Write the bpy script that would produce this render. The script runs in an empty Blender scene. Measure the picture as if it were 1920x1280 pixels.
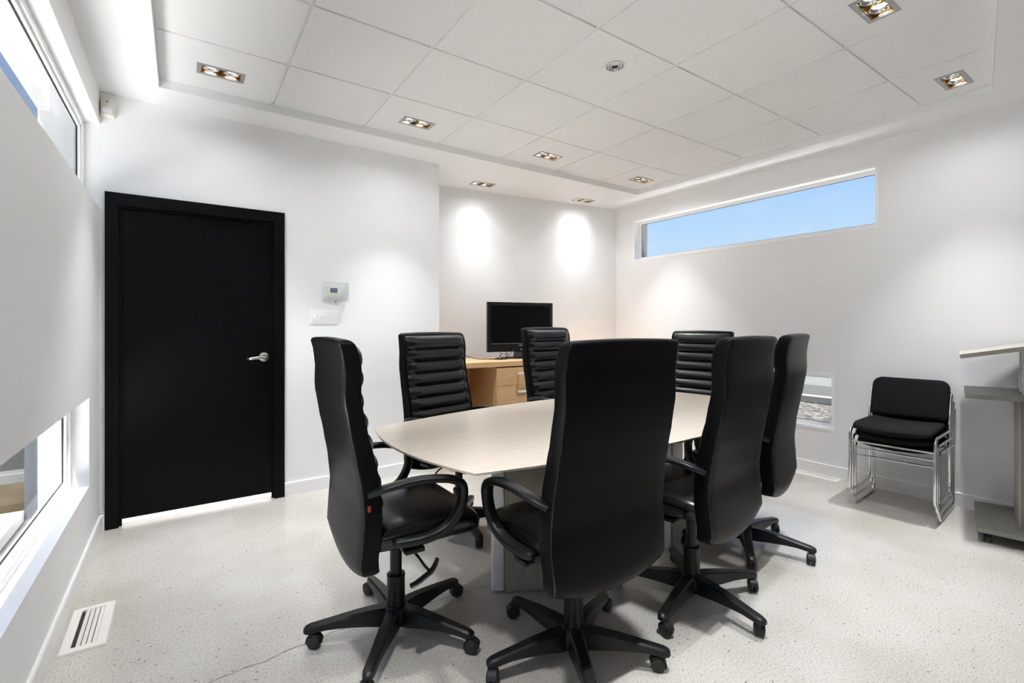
import bpy, bmesh, math, random
from mathutils import Vector, Matrix
from mathutils.geometry import tessellate_polygon

random.seed(7)
PI = math.pi
R = math.radians
S = bpy.context.scene
COL = S.collection

# ------------------------------------------------------------------ camera
YAW = 0.962046
cam_d = bpy.data.cameras.new('camera')
cam_d.sensor_width = 36.0
cam_d.lens = 897.33 / 1920 * 36.0
cam_d.shift_y = -30.25 / 1920
cam_d.clip_start = 0.02
cam_d.clip_end = 300
cam = bpy.data.objects.new('camera', cam_d)
COL.objects.link(cam)
cam.location = (0, 0, 1.245)
cam.rotation_euler = (PI / 2, 0, YAW - PI / 2)
S.camera = cam

# ------------------------------------------------------------------ exposure
S.view_settings.view_transform = 'Standard'
S.view_settings.look = 'None'
S.view_settings.gamma = 1.0
S.view_settings.exposure = 0.58
S.view_settings.use_curve_mapping = False
LAMP_W = 2.5             # directed beam of each halogen bulb
SPILL_W = 1.20            # its wide spill
LAMP_COL = (0.945, 0.975, 1.0)
try:
    S.cycles.max_bounces = 10
    S.cycles.diffuse_bounces = 8
    S.cycles.glossy_bounces = 5
    S.cycles.transparent_max_bounces = 12
    S.cycles.use_denoising = True
    S.cycles.sample_clamp_indirect = 12.0
    S.cycles.caustics_reflective = False
    S.cycles.caustics_refractive = False
except Exception:
    pass

# ------------------------------------------------------------------ world
W = bpy.data.worlds.new('sky')
S.world = W
W.use_nodes = True
wn, wl = W.node_tree.nodes, W.node_tree.links
wn.clear()
w_out = wn.new('ShaderNodeOutputWorld')
w_bg = wn.new('ShaderNodeBackground')
w_tc = wn.new('ShaderNodeTexCoord')
w_sep = wn.new('ShaderNodeSeparateXYZ')
w_rmp = wn.new('ShaderNodeValToRGB')
w_map = wn.new('ShaderNodeMapping')
w_map.inputs['Scale'].default_value = (3.0, 3.0, 9.0)
w_noi = wn.new('ShaderNodeTexNoise')
w_noi.inputs['Scale'].default_value = 2.2
w_noi.inputs['Detail'].default_value = 6
w_cr = wn.new('ShaderNodeValToRGB')
w_cr.color_ramp.elements[0].position = 0.60
w_cr.color_ramp.elements[0].color = (0, 0, 0, 1)
w_cr.color_ramp.elements[1].position = 0.85
w_cr.color_ramp.elements[1].color = (0.5, 0.5, 0.5, 1)
w_mix = wn.new('ShaderNodeMix')
w_mix.data_type = 'RGBA'
w_mix.inputs[7].default_value = (0.85, 0.92, 1.0, 1)
e = w_rmp.color_ramp.elements
e[0].position = 0.0
e[0].color = (0.70, 0.84, 1.0, 1)
e[1].position = 1.0
e[1].color = (0.10, 0.27, 0.75, 1)
for p, c in ((0.17, (0.54, 0.74, 1.0, 1)), (0.26, (0.42, 0.65, 1.0, 1)), (0.45, (0.15, 0.36, 0.90, 1))):
    k = e.new(p)
    k.color = c
wl.new(w_tc.outputs['Generated'], w_sep.inputs[0])
wl.new(w_sep.outputs['Z'], w_rmp.inputs[0])
wl.new(w_tc.outputs['Generated'], w_map.inputs[0])
wl.new(w_map.outputs[0], w_noi.inputs['Vector'])
wl.new(w_noi.outputs[0], w_cr.inputs[0])
wl.new(w_cr.outputs[0], w_mix.inputs[0])
wl.new(w_rmp.outputs[0], w_mix.inputs[6])
wl.new(w_mix.outputs[2], w_bg.inputs[0])
w_bg.inputs[1].default_value = 0.735
wl.new(w_bg.outputs[0], w_out.inputs[0])

# ------------------------------------------------------------------ sun (high, shining along the two window walls)
sun_d = bpy.data.lights.new('sun', 'SUN')
sun_d.energy = 28.0
sun_d.angle = R(1.0)
sun_d.color = (1.0, 0.97, 0.93)
sun = bpy.data.objects.new('sun', sun_d)
COL.objects.link(sun)
sun.location = (-2, -12, 14)
sun.rotation_euler = Vector((0.12, 0.62, -0.78)).to_track_quat('-Z', 'Y').to_euler()

# ------------------------------------------------------------------ materials
def new_mat(name):
    m = bpy.data.materials.new(name)
    m.use_nodes = True
    n, l = m.node_tree.nodes, m.node_tree.links
    n.clear()
    o = n.new('ShaderNodeOutputMaterial')
    b = n.new('ShaderNodeBsdfPrincipled')
    l.new(b.outputs[0], o.inputs[0])
    return m, n, l, b

def noise(n, l, scale, detail=4, rough=0.55, stretch=None, coord='Object'):
    tc = n.new('ShaderNodeTexCoord')
    mp = n.new('ShaderNodeMapping')
    if stretch:
        mp.inputs['Scale'].default_value = stretch
    l.new(tc.outputs[coord], mp.inputs[0])
    t = n.new('ShaderNodeTexNoise')
    t.inputs['Scale'].default_value = scale
    t.inputs['Detail'].default_value = detail
    t.inputs['Roughness'].default_value = rough
    l.new(mp.outputs[0], t.inputs['Vector'])
    return t

def ramp(n, l, src, stops):
    r = n.new('ShaderNodeValToRGB')
    el = r.color_ramp.elements
    while len(el) < len(stops):
        el.new(0.5)
    for q, (p, c) in zip(el, stops):
        q.position = p
        q.color = (c[0], c[1], c[2], 1)
    l.new(src, r.inputs[0])
    return r

def bump(n, l, b, src, strength, dist=0.002):
    k = n.new('ShaderNodeBump')
    k.inputs['Strength'].default_value = strength
    k.inputs['Distance'].default_value = dist
    l.new(src, k.inputs['Height'])
    l.new(k.outputs[0], b.inputs['Normal'])

def simple(name, col, rough, metal=0.0, nscale=40, var=0.06, bmp=0.0, stretch=None, spec=0.5, bdist=0.002):
    m, n, l, b = new_mat(name)
    t = noise(n, l, nscale, stretch=stretch)
    lo = tuple(c * (1 - var) for c in col)
    hi = tuple(min(1, c * (1 + var)) for c in col)
    r = ramp(n, l, t.outputs[0], [(0.3, lo), (0.7, hi)])
    l.new(r.outputs[0], b.inputs['Base Color'])
    b.inputs['Roughness'].default_value = rough
    b.inputs['Metallic'].default_value = metal
    b.inputs['Specular IOR Level'].default_value = spec
    if bmp:
        bump(n, l, b, t.outputs[0], bmp, bdist)
    return m

def emit(name, col, strength):
    m, n, l, b = new_mat(name)
    b.inputs['Base Color'].default_value = (*col, 1)
    b.inputs['Emission Color'].default_value = (*col, 1)
    b.inputs['Emission Strength'].default_value = strength
    return m

def thin_glass(name, tint, refl=1.0, rough=0.0):
    m = bpy.data.materials.new(name)
    m.use_nodes = True
    n, l = m.node_tree.nodes, m.node_tree.links
    n.clear()
    o = n.new('ShaderNodeOutputMaterial')
    tr = n.new('ShaderNodeBsdfTransparent')
    tr.inputs[0].default_value = (*tint, 1)
    gl = n.new('ShaderNodeBsdfGlossy')
    gl.inputs['Roughness'].default_value = rough
    gl.inputs[0].default_value = (refl, refl, refl, 1)
    lw = n.new('ShaderNodeLayerWeight')
    lw.inputs[0].default_value = 0.5
    pw = n.new('ShaderNodeMath')
    pw.operation = 'POWER'
    pw.inputs[1].default_value = 5.0
    l.new(lw.outputs['Facing'], pw.inputs[0])
    fr = n.new('ShaderNodeMath')
    fr.operation = 'MULTIPLY_ADD'
    fr.inputs[1].default_value = 0.9
    fr.inputs[2].default_value = 0.03
    l.new(pw.outputs[0], fr.inputs[0])
    mx = n.new('ShaderNodeMixShader')
    l.new(fr.outputs[0], mx.inputs[0])
    l.new(tr.outputs[0], mx.inputs[1])
    l.new(gl.outputs[0], mx.inputs[2])
    l.new(mx.outputs[0], o.inputs[0])
    return m

def wood(name, dark, light, axis, scale, rough, spec=0.5, fine=60):
    m, n, l, b = new_mat(name)
    st = [1.0, 1.0, 1.0]
    for a in range(3):
        if a != axis:
            st[a] = 14.0
    t = noise(n, l, scale, 6, 0.65, tuple(st))
    t2 = noise(n, l, fine / 8, 3, 0.6, tuple(s * 2.2 for s in st))
    mix = n.new('ShaderNodeMath')
    mix.operation = 'MULTIPLY_ADD'
    mix.inputs[1].default_value = 0.45
    l.new(t2.outputs[0], mix.inputs[0])
    sc = n.new('ShaderNodeMath')
    sc.operation = 'MULTIPLY'
    sc.inputs[1].default_value = 0.55
    l.new(t.outputs[0], sc.inputs[0])
    l.new(sc.outputs[0], mix.inputs[2])
    mid = tuple((a + c) / 2 for a, c in zip(dark, light))
    r = ramp(n, l, mix.outputs[0], [(0.32, dark), (0.5, mid), (0.66, light)])
    l.new(r.outputs[0], b.inputs['Base Color'])
    b.inputs['Roughness'].default_value = rough
    b.inputs['Specular IOR Level'].default_value = spec
    bump(n, l, b, mix.outputs[0], 0.08, 0.001)
    return m

M = {}
M['wall'] = simple('wall_paint', (0.86, 0.86, 0.865), 0.55, nscale=140, var=0.006, bmp=0.05, bdist=0.001, spec=0.35)
M['dark_wall'] = simple('dark_wall_paint', (0.25, 0.25, 0.255), 0.6, nscale=140, var=0.02)
M['trim'] = simple('trim_paint', (0.87, 0.87, 0.875), 0.38, nscale=90, var=0.006)
M['vinyl'] = simple('window_vinyl', (0.88, 0.885, 0.89), 0.3, nscale=60, var=0.006)
M['bead'] = simple('gloss_white_bead', (0.95, 0.95, 0.95), 0.25, nscale=60, var=0.004)
M['tee'] = simple('ceiling_tee_paint', (0.80, 0.80, 0.80), 0.4, nscale=50, var=0.01)
M['black_paint'] = simple('door_black_paint', (0.0025, 0.0025, 0.0028), 0.32, spec=0.14, nscale=240, var=0.15, bmp=0.12, bdist=0.0008)
M['leather'] = simple('black_leather', (0.003, 0.003, 0.0038), 0.27, nscale=260, var=0.2, bmp=0.14, bdist=0.0008, spec=0.55)
M['leather_rear'] = simple('black_leather_panel', (0.0045, 0.0046, 0.005), 0.36, nscale=260, var=0.2, bmp=0.12, bdist=0.0008, spec=0.09)
M['plastic'] = simple('black_plastic', (0.005, 0.0055, 0.006), 0.40, nscale=300, var=0.15, bmp=0.10, bdist=0.0006, spec=0.4)
M['rubber'] = simple('black_rubber', (0.014, 0.014, 0.015), 0.55, nscale=120, var=0.15)
M['tv_black'] = simple('glossy_black_plastic', (0.009, 0.009, 0.010), 0.22, nscale=80, var=0.1)
M['screen'] = simple('dark_screen', (0.003, 0.003, 0.0035), 0.16, nscale=20, var=0.05, spec=0.2)
M['fabric'] = simple('black_fabric', (0.011, 0.011, 0.012), 0.95, nscale=500, var=0.35, bmp=0.3, spec=0.15)
M['chrome'] = simple('chrome', (0.82, 0.83, 0.84), 0.10, 1.0, nscale=12, var=0.02)
M['satin'] = simple('satin_nickel', (0.62, 0.61, 0.59), 0.28, 1.0, nscale=200, var=0.05)
M['handle'] = simple('satin_handle', (0.85, 0.85, 0.85), 0.45, 0.2, nscale=60, var=0.03)
M['alu'] = simple('brushed_aluminium', (0.82, 0.83, 0.85), 0.40, 0.25, nscale=60, var=0.04, stretch=(8, 8, 1))
M['trim_metal'] = simple('fixture_trim_metal', (0.40, 0.40, 0.41), 0.42, 0.6, nscale=60, var=0.04)
M['gold'] = simple('warm_reflector', (0.62, 0.47, 0.28), 0.22, 1.0, nscale=30, var=0.2)
M['dark_metal'] = simple('dark_metal', (0.05, 0.045, 0.04), 0.4, 0.6, nscale=30, var=0.2)
M['lamp'] = emit('halogen_lens', (1.0, 0.93, 0.80), 9.0)
M['glass'] = thin_glass('window_glass', (0.95, 0.97, 0.97), refl=0.35)
M['acrylic'] = thin_glass('clear_acrylic', (0.97, 0.98, 0.98))
M['cream'] = simple('cream_plastic', (0.78, 0.77, 0.70), 0.35, nscale=60, var=0.02)
M['white_plastic'] = simple('white_plastic', (0.88, 0.88, 0.88), 0.3, nscale=60, var=0.01)
M['lcd'] = simple('lcd_grey', (0.16, 0.19, 0.24), 0.2, nscale=90, var=0.15)
M['register'] = simple('register_enamel', (0.80, 0.77, 0.73), 0.4, nscale=60, var=0.02)
M['slot'] = simple('dark_slot', (0.02, 0.018, 0.016), 0.7, nscale=60, var=0.2)
M['red'] = simple('red_tag', (0.35, 0.03, 0.03), 0.6, nscale=200, var=0.3)
M['gasket'] = simple('black_gasket', (0.015, 0.015, 0.016), 0.5, nscale=60, var=0.1)
M['crack'] = simple('crack_dark', (0.10, 0.09, 0.08), 0.8, nscale=90, var=0.4)
M['table_top'] = wood('taupe_oak_top', (0.60, 0.515, 0.42), (0.76, 0.68, 0.58), 0, 5.0, 0.30)
M['table_panel'] = wood('taupe_oak_panel', (0.27, 0.245, 0.19), (0.42, 0.385, 0.31), 2, 7.0, 0.45)
M['lect'] = wood('grey_oak_laminate', (0.15, 0.145, 0.13), (0.27, 0.262, 0.24), 0, 7.0, 0.42)
M['lect_edge'] = wood('grey_oak_edge', (0.30, 0.28, 0.24), (0.42, 0.39, 0.34), 1, 7.0, 0.45)
M['maple'] = wood('warm_maple', (0.56, 0.33, 0.15), (0.74, 0.49, 0.26), 0, 4.0, 0.4)
M['maple_v'] = wood('warm_maple_vertical', (0.52, 0.30, 0.13), (0.70, 0.45, 0.23), 2, 4.0, 0.4)
M['stucco'] = simple('grey_stucco', (0.36, 0.34, 0.33), 0.9, nscale=60, var=0.25, bmp=0.4, bdist=0.01)
M['ext_white'] = simple('exterior_white', (0.80, 0.80, 0.80), 0.7, nscale=20, var=0.02)
M['post_grey'] = simple('exterior_grey_post', (0.04, 0.045, 0.052), 0.6, nscale=20, var=0.05)
M['asphalt'] = simple('asphalt', (0.022, 0.021, 0.020), 0.9, nscale=80, var=0.2)
M['pale_wall'] = simple('pale_green_wall', (0.40, 0.41, 0.36), 0.8, nscale=4, var=0.06)
M['reflector'] = simple('pale_reflector', (0.84, 0.835, 0.82), 0.8, nscale=30, var=0.04)  # near-white, for the added slabs that bounce sunlight indoors
M['kerb'] = simple('kerb_concrete', (0.10, 0.10, 0.10), 0.8, nscale=30, var=0.08)

def tile_mat():
    m, n, l, b = new_mat('mineral_fibre_tile')
    t = noise(n, l, 260, 3, 0.7)
    r = ramp(n, l, t.outputs[0], [(0.30, (0.70, 0.70, 0.70)), (0.42, (0.82, 0.82, 0.82)), (0.7, (0.85, 0.85, 0.85))])
    l.new(r.outputs[0], b.inputs['Base Color'])
    b.inputs['Roughness'].default_value = 0.85
    b.inputs['Specular IOR Level'].default_value = 0.2
    bump(n, l, b, t.outputs[0], 0.25, 0.001)
    return m
M['tile'] = tile_mat()

def concrete():
    m, n, l, b = new_mat('polished_concrete')
    big = noise(n, l, 1.1, 3, 0.55)
    mid = noise(n, l, 5, 4, 0.6)
    fine = noise(n, l, 130, 3, 0.75)
    c1 = ramp(n, l, big.outputs[0], [(0.30, (0.49, 0.445, 0.39)), (0.50, (0.59, 0.558, 0.512)), (0.70, (0.68, 0.657, 0.618))])
    c2 = ramp(n, l, mid.outputs[0], [(0.30, (0.90, 0.895, 0.885)), (0.60, (1, 1, 1))])
    c3 = ramp(n, l, fine.outputs[0], [(0.34, (0.50, 0.49, 0.47)), (0.46, (0.93, 0.93, 0.93)), (0.70, (1.15, 1.15, 1.15))])
    x1 = n.new('ShaderNodeMix'); x1.data_type = 'RGBA'; x1.blend_type = 'MULTIPLY'
    x1.inputs[0].default_value = 0.15
    l.new(c1.outputs[0], x1.inputs[6]); l.new(c2.outputs[0], x1.inputs[7])
    x1.inputs[0].default_value = 0.0
    x2 = n.new('ShaderNodeMix'); x2.data_type = 'RGBA'; x2.blend_type = 'MULTIPLY'
    x2.inputs[0].default_value = 0.85
    l.new(x1.outputs[2], x2.inputs[6]); l.new(c3.outputs[0], x2.inputs[7])
    # sparse dark pits, denser in patches
    tc = n.new('ShaderNodeTexCoord')
    wob = n.new('ShaderNodeMapping')
    wob.inputs['Rotation'].default_value = (0, 0, 0.6)
    wob.inputs['Scale'].default_value = (1.0, 1.7, 1.0)
    l.new(tc.outputs['Object'], wob.inputs[0])
    vo = n.new('ShaderNodeTexVoronoi')
    vo.inputs['Scale'].default_value = 27
    l.new(wob.outputs[0], vo.inputs['Vector'])
    pit = ramp(n, l, vo.outputs['Distance'], [(0.08, (1, 1, 1)), (0.17, (0, 0, 0))])
    sepc = n.new('ShaderNodeSeparateColor')
    l.new(vo.outputs['Color'], sepc.inputs[0])
    pr = ramp(n, l, sepc.outputs[0], [(0.62, (0, 0, 0)), (0.80, (0.85, 0.85, 0.85))])
    rnd = n.new('ShaderNodeMath'); rnd.operation = 'MULTIPLY'
    l.new(pit.outputs[0], rnd.inputs[0]); l.new(pr.outputs[0], rnd.inputs[1])
    x3 = n.new('ShaderNodeMix'); x3.data_type = 'RGBA'
    l.new(rnd.outputs[0], x3.inputs[0])
    l.new(x2.outputs[2], x3.inputs[6])
    x3.inputs[7].default_value = (0.10, 0.085, 0.07, 1)
    l.new(x3.outputs[2], b.inputs['Base Color'])
    rr = ramp(n, l, fine.outputs[0], [(0.3, (0.27, 0.27, 0.27)), (0.6, (0.19, 0.19, 0.19))])
    l.new(rr.outputs[0], b.inputs['Roughness'])
    b.inputs['Specular IOR Level'].default_value = 0.55
    bump(n, l, b, fine.outputs[0], 0.05, 0.0006)
    return m
M['concrete'] = concrete()

def gravel_mat():
    m, n, l, b = new_mat('gravel_ground')
    tc = n.new('ShaderNodeTexCoord')
    vo = n.new('ShaderNodeTexVoronoi')
    vo.inputs['Scale'].default_value = 16
    l.new(tc.outputs['Object'], vo.inputs['Vector'])
    r = ramp(n, l, vo.outputs['Color'], [(0.1, (0.010, 0.008, 0.007)), (0.55, (0.026, 0.022, 0.018)), (0.95, (0.10, 0.09, 0.08))])
    l.new(r.outputs[0], b.inputs['Base Color'])
    b.inputs['Roughness'].default_value = 0.95
    bump(n, l, b, vo.outputs['Distance'], 0.6, 0.02)
    return m
M['gravel'] = gravel_mat()
M['soil'] = simple('ochre_soil', (0.05, 0.036, 0.018), 0.95, nscale=3, var=0.3)

# ------------------------------------------------------------------ mesh helpers
def obj(name, bm, mat, parent=None, loc=None, rotz=0.0, smooth=None, recalc=True):
    if recalc:
        bmesh.ops.recalc_face_normals(bm, faces=bm.faces[:])
    me = bpy.data.meshes.new(name)
    bm.to_mesh(me)
    bm.free()
    mats = mat if isinstance(mat, (list, tuple)) else [mat]
    for q in mats:
        me.materials.append(M[q])
    if smooth:
        me.polygons.foreach_set('use_smooth', [True] * len(me.polygons))
        me.set_sharp_from_angle(angle=R(smooth))
    o = bpy.data.objects.new(name, me)
    COL.objects.link(o)
    if parent is not None:
        o.parent = parent
    if loc is not None:
        o.location = loc
    o.rotation_euler.z = rotz
    return o

def empty(name, loc=(0, 0, 0), rotz=0.0):
    o = bpy.data.objects.new(name, None)
    o.empty_display_size = 0.1
    COL.objects.link(o)
    o.location = loc
    o.rotation_euler.z = rotz
    return o

def tag(o, label, cat, group=None):
    o['label'] = label
    o['category'] = cat
    if group:
        o['group'] = group
    return o

def struct(o, label=None):
    o['kind'] = 'structure'
    if label:
        o['label'] = label
    return o

def box(bm, x0, x1, y0, y1, z0, z1, bev=0.0, seg=2, mi=0):
    r = bmesh.ops.create_cube(bm, size=1.0)
    vs = r['verts']
    for v in vs:
        v.co = Vector(((x0 + x1) / 2 + v.co.x * (x1 - x0), (y0 + y1) / 2 + v.co.y * (y1 - y0), (z0 + z1) / 2 + v.co.z * (z1 - z0)))
    fs = set(f for v in vs for f in v.link_faces)
    if bev > 0:
        es = list(set(e for v in vs for e in v.link_edges))
        g = bmesh.ops.bevel(bm, geom=es, offset=bev, segments=seg, profile=0.5, affect='EDGES')
        fs = set(f for v in g['verts'] for f in v.link_faces) | set(f for f in fs if f.is_valid)
    for f in fs:
        if f.is_valid:
            f.material_index = mi
    return fs

def B(*a, **k):
    bm = bmesh.new()
    box(bm, *a, **k)
    return bm

def slab(bm, outer, holes, z0, z1, plane='XY'):
    """Flat slab with holes; outline in 2-D, extruded between z0 and z1 along the plane's normal."""
    def P(p, z):
        if plane == 'XY':
            return Vector((p[0], p[1], z))
        if plane == 'YZ':
            return Vector((z, p[0], p[1]))
        return Vector((p[0], z, p[1]))
    loops = [outer] + list(holes)
    flat = [p for lp in loops for p in lp]
    tris = tessellate_polygon([[Vector((p[0], p[1], 0)) for p in lp] for lp in loops])
    a = [bm.verts.new(P(p, z0)) for p in flat]
    b = [bm.verts.new(P(p, z1)) for p in flat]
    for t in tris:
        try:
            bm.faces.new([a[i] for i in t])
            bm.faces.new([b[i] for i in reversed(t)])
        except ValueError:
            pass
    k = 0
    for lp in loops:
        n = len(lp)
        for i in range(n):
            j = (i + 1) % n
            bm.faces.new([a[k + i], a[k + j], b[k + j], b[k + i]])
        k += n
    return bm

def rect(x0, x1, y0, y1):
    return [(x0, y0), (x1, y0), (x1, y1), (x0, y1)]

def loft(bm, rings, cap=True, mi=0):
    vr = [[bm.verts.new(Vector(p)) for p in r] for r in rings]
    n = len(vr[0])
    for a, b in zip(vr[:-1], vr[1:]):
        for i in range(n):
            j = (i + 1) % n
            f = bm.faces.new([a[i], a[j], b[j], b[i]])
            f.material_index = mi
    if cap:
        for r in (vr[0], vr[-1]):
            f = bm.faces.new(r)
            f.material_index = mi
    return vr

def sweep(bm, pts, ra, rb=None, n=10, side=None, cap=True, closed=False, power=2.0):
    """Tube along pts; ra = radius along the side vector, rb = along the other; lists allowed."""
    pts = [Vector(p) for p in pts]
    m = len(pts)
    ra = ra if isinstance(ra, (list, tuple)) else [ra] * m
    rb = ra if rb is None else (rb if isinstance(rb, (list, tuple)) else [rb] * m)
    rings = []
    prev = None
    for i, p in enumerate(pts):
        if closed:
            t = pts[(i + 1) % m] - pts[i - 1]
        else:
            t = pts[min(i + 1, m - 1)] - pts[max(i - 1, 0)]
        t.normalize()
        if side is not None:
            s = Vector(side)
        elif prev is None:
            s = Vector((0, 0, 1)) if abs(t.z) < 0.9 else Vector((1, 0, 0))
        else:
            s = prev
        s = (s - t * s.dot(t))
        s.normalize()
        prev = s
        u = t.cross(s)
        ring = []
        for k in range(n):
            a = 2 * PI * k / n
            c, d = math.cos(a), math.sin(a)
            c = math.copysign(abs(c) ** (2 / power), c)
            d = math.copysign(abs(d) ** (2 / power), d)
            ring.append(p + s * (c * ra[i]) + u * (d * rb[i]))
        rings.append(ring)
    if closed:
        rings.append(rings[0])
        loft(bm, rings, cap=False)
        bmesh.ops.remove_doubles(bm, verts=bm.verts[:], dist=1e-6)
    else:
        loft(bm, rings, cap)

def smooth_path(pts, sub=4):
    pts = [Vector(p) for p in pts]
    out = []
    for i in range(len(pts) - 1):
        p0, p1, p2, p3 = pts[max(i - 1, 0)], pts[i], pts[i + 1], pts[min(i + 2, len(pts) - 1)]
        for k in range(sub):
            t = k / sub
            out.append(0.5 * ((2 * p1) + (p2 - p0) * t + (2 * p0 - 5 * p1 + 4 * p2 - p3) * t * t + (3 * p1 - p0 - 3 * p2 + p3) * t ** 3))
    out.append(pts[-1])
    return out

def lathe(bm, prof, n=24, c=(0, 0), axis='Z'):
    rings = []
    for r, z in prof:
        ring = []
        for k in range(n):
            a = 2 * PI * k / n
            x, y = r * math.cos(a), r * math.sin(a)
            if axis == 'Z':
                ring.append((c[0] + x, c[1] + y, z))
            elif axis == 'X':
                ring.append((z, c[0] + x, c[1] + y))
            else:
                ring.append((c[0] + x, z, c[1] + y))
        rings.append(ring)
    loft(bm, rings, True)

def cyl(bm, p0, p1, r, n=16):
    sweep(bm, [p0, p1], r, n=n)

def ring_frame(bm, x0, x1, y0, y1, w, z0, z1, plane='XY'):
    slab(bm, rect(x0, x1, y0, y1), [rect(x0 + w, x1 - w, y0 + w, y1 - w)], z0, z1, plane)

def lerp_table(tab, x):
    if x <= tab[0][0]:
        return tab[0][1]
    for (a, va), (b, vb) in zip(tab[:-1], tab[1:]):
        if x <= b:
            t = (x - a) / (b - a)
            t = t * t * (3 - 2 * t) * 0.5 + t * 0.5
            return va + (vb - va) * t
    return tab[-1][1]

def copy_tree(o, parent=None):
    c = o.copy()
    COL.objects.link(c)
    if parent is not None:
        c.parent = parent
        c.matrix_parent_inverse = o.matrix_parent_inverse.copy()
    for ch in list(o.children):
        copy_tree(ch, c)
    return c

# ================================================================== STRUCTURE
XL, XR, YD = -0.391, 4.400, 3.810
ZC, ZT = 2.660, 2.714                  # dropped border and tile plane
NEAR_L, NEAR_R = (-0.391, -1.10), (4.40, -0.20)

# floor
bm = bmesh.new()
slab(bm, [(-0.62, -1.6), (4.62, -1.6), (4.62, 4.75), (-0.62, 4.75)], [], -0.14, 0.0)
floor = struct(obj('floor', bm, 'concrete'), 'pale polished concrete floor with fine pits and cracks')

# long hairline crack across the slab
from math import cos as _c, sin as _s
def floor_pt(px, py):
    a = (px - 960) / 897.33
    t = 1.245 * 897.33 / (py - 609.75)
    return (t * (_c(YAW) + a * _s(YAW)), t * (_s(YAW) - a * _c(YAW)))
cr = [floor_pt(*p) for p in [(393, 1278), (437, 1261), (472, 1247), (494, 1241), (534, 1221), (568, 1208), (606, 1192), (627, 1184),
      (664, 1173), (692, 1160), (740, 1147), (780, 1138), (812, 1129), (843, 1117), (884, 1106), (930, 1094)]]
bm = bmesh.new()
jag = []
for (a, b) in zip(cr[:-1], cr[1:]):
    for k in range(5):
        t = k / 5
        jag.append((a[0] + (b[0] - a[0]) * t + random.uniform(-.004, .004), a[1] + (b[1] - a[1]) * t + random.uniform(-.004, .004)))
L_, R_ = [], []
for i, p in enumerate(jag):
    w = random.uniform(0.0007, 0.0019)
    L_.append(bm.verts.new((p[0], p[1] - w, 0.0006)))
    R_.append(bm.verts.new((p[0], p[1] + w, 0.0006)))
for i in range(len(jag) - 1):
    bm.faces.new([L_[i], L_[i + 1], R_[i + 1], R_[i]])
obj('crack', bm, 'crack', floor)

# door wall (thick block ending at the alcove corner), with the door opening
DX0, DX1, DZ1 = -0.302, 0.566, 1.985   # clear opening between jambs
AX = 1.877
def alc_y(x):
    return 4.366 - 0.1435 * (x - 2.419)
bm = bmesh.new()
slab(bm, [(XL - 0.22, 0), (DX0 - 0.03, 0), (DX0 - 0.03, DZ1 + 0.03), (DX1 + 0.03, DZ1 + 0.03), (DX1 + 0.03, 0), (AX, 0), (AX, 2.95), (XL - 0.22, 2.95)], [], YD, YD + 0.14, 'XZ')
slab(bm, [(AX - 0.14, YD + 0.14), (AX, YD + 0.14), (AX, alc_y(AX) + 0.12), (AX - 0.14, alc_y(AX) + 0.12)], [], 0, 2.95)
struct(obj('wall_back', bm, 'wall'), 'white painted wall holding the black door')

bm = bmesh.new()
slab(bm, [(AX, alc_y(AX)), (XR, alc_y(XR)), (XR, alc_y(XR) + 0.14), (AX, alc_y(AX) + 0.14)], [], 0, 2.95)
struct(obj('wall_alcove', bm, 'wall'), 'white alcove wall behind the television, set back from the door wall')

# right wall with two window openings (room leaf and stuccoed outer leaf)
WY0, WY1, WZ0, WZ1 = 1.400, 3.813, 1.994, 2.483
VY0, VY1, VZ0, VZ1 = 1.700, 3.480, 0.375, 0.857
TR = 0.022               # width of the bright bead around the right-hand openings
bm = bmesh.new()
slab(bm, rect(-1.4, 4.30, 0, 2.95), [rect(WY0 + TR, WY1 - TR, WZ0 + TR, WZ1 - TR), rect(VY0 + TR, VY1 - TR, VZ0 + TR, VZ1 - TR)], XR, XR + 0.115, 'YZ')
wr = struct(obj('wall_right', bm, 'wall'), 'white right wall with a high strip window and a low window')
bm = bmesh.new()
slab(bm, rect(-1.6, 4.60, -0.14, 2.95), [rect(WY0 + .02, WY1 - .035, WZ0 + .02, WZ1 - .02), rect(VY0 + .02, VY1 - .02, VZ0 + .02, VZ1 - .02)], XR + 0.116, XR + 0.21, 'YZ')
obj('outer_leaf', bm, 'stucco', wr)

# near wall behind the camera
bm = bmesh.new()
slab(bm, [(-0.62, -1.143), (4.42, -0.196), (4.42, -0.34), (-0.62, -1.29)], [], 0, 2.95)
struct(obj('wall_front', bm, 'dark_wall'), 'dark grey wall behind the camera')

# left wall, very slightly out of square; built from its corner with the door wall
LR = R(-0.36)
LP = (XL, YD, 0)
LY0, LY1 = -0.397, -4.35
Z1a, Z1b, Z2a, Z2b = 0.380, 0.857, 1.955, 2.462
bm = bmesh.new()
slab(bm, rect(-5.2, 0.0, 0, 2.95), [rect(LY1, LY0, Z1a, Z1b), rect(LY1, -0.0015, Z2a, Z2b)], -0.115, 0.0, 'YZ')
wlft = struct(obj('wall_left', bm, 'wall', None, LP, LR), 'white left wall with a high and a low ribbon window')

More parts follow.
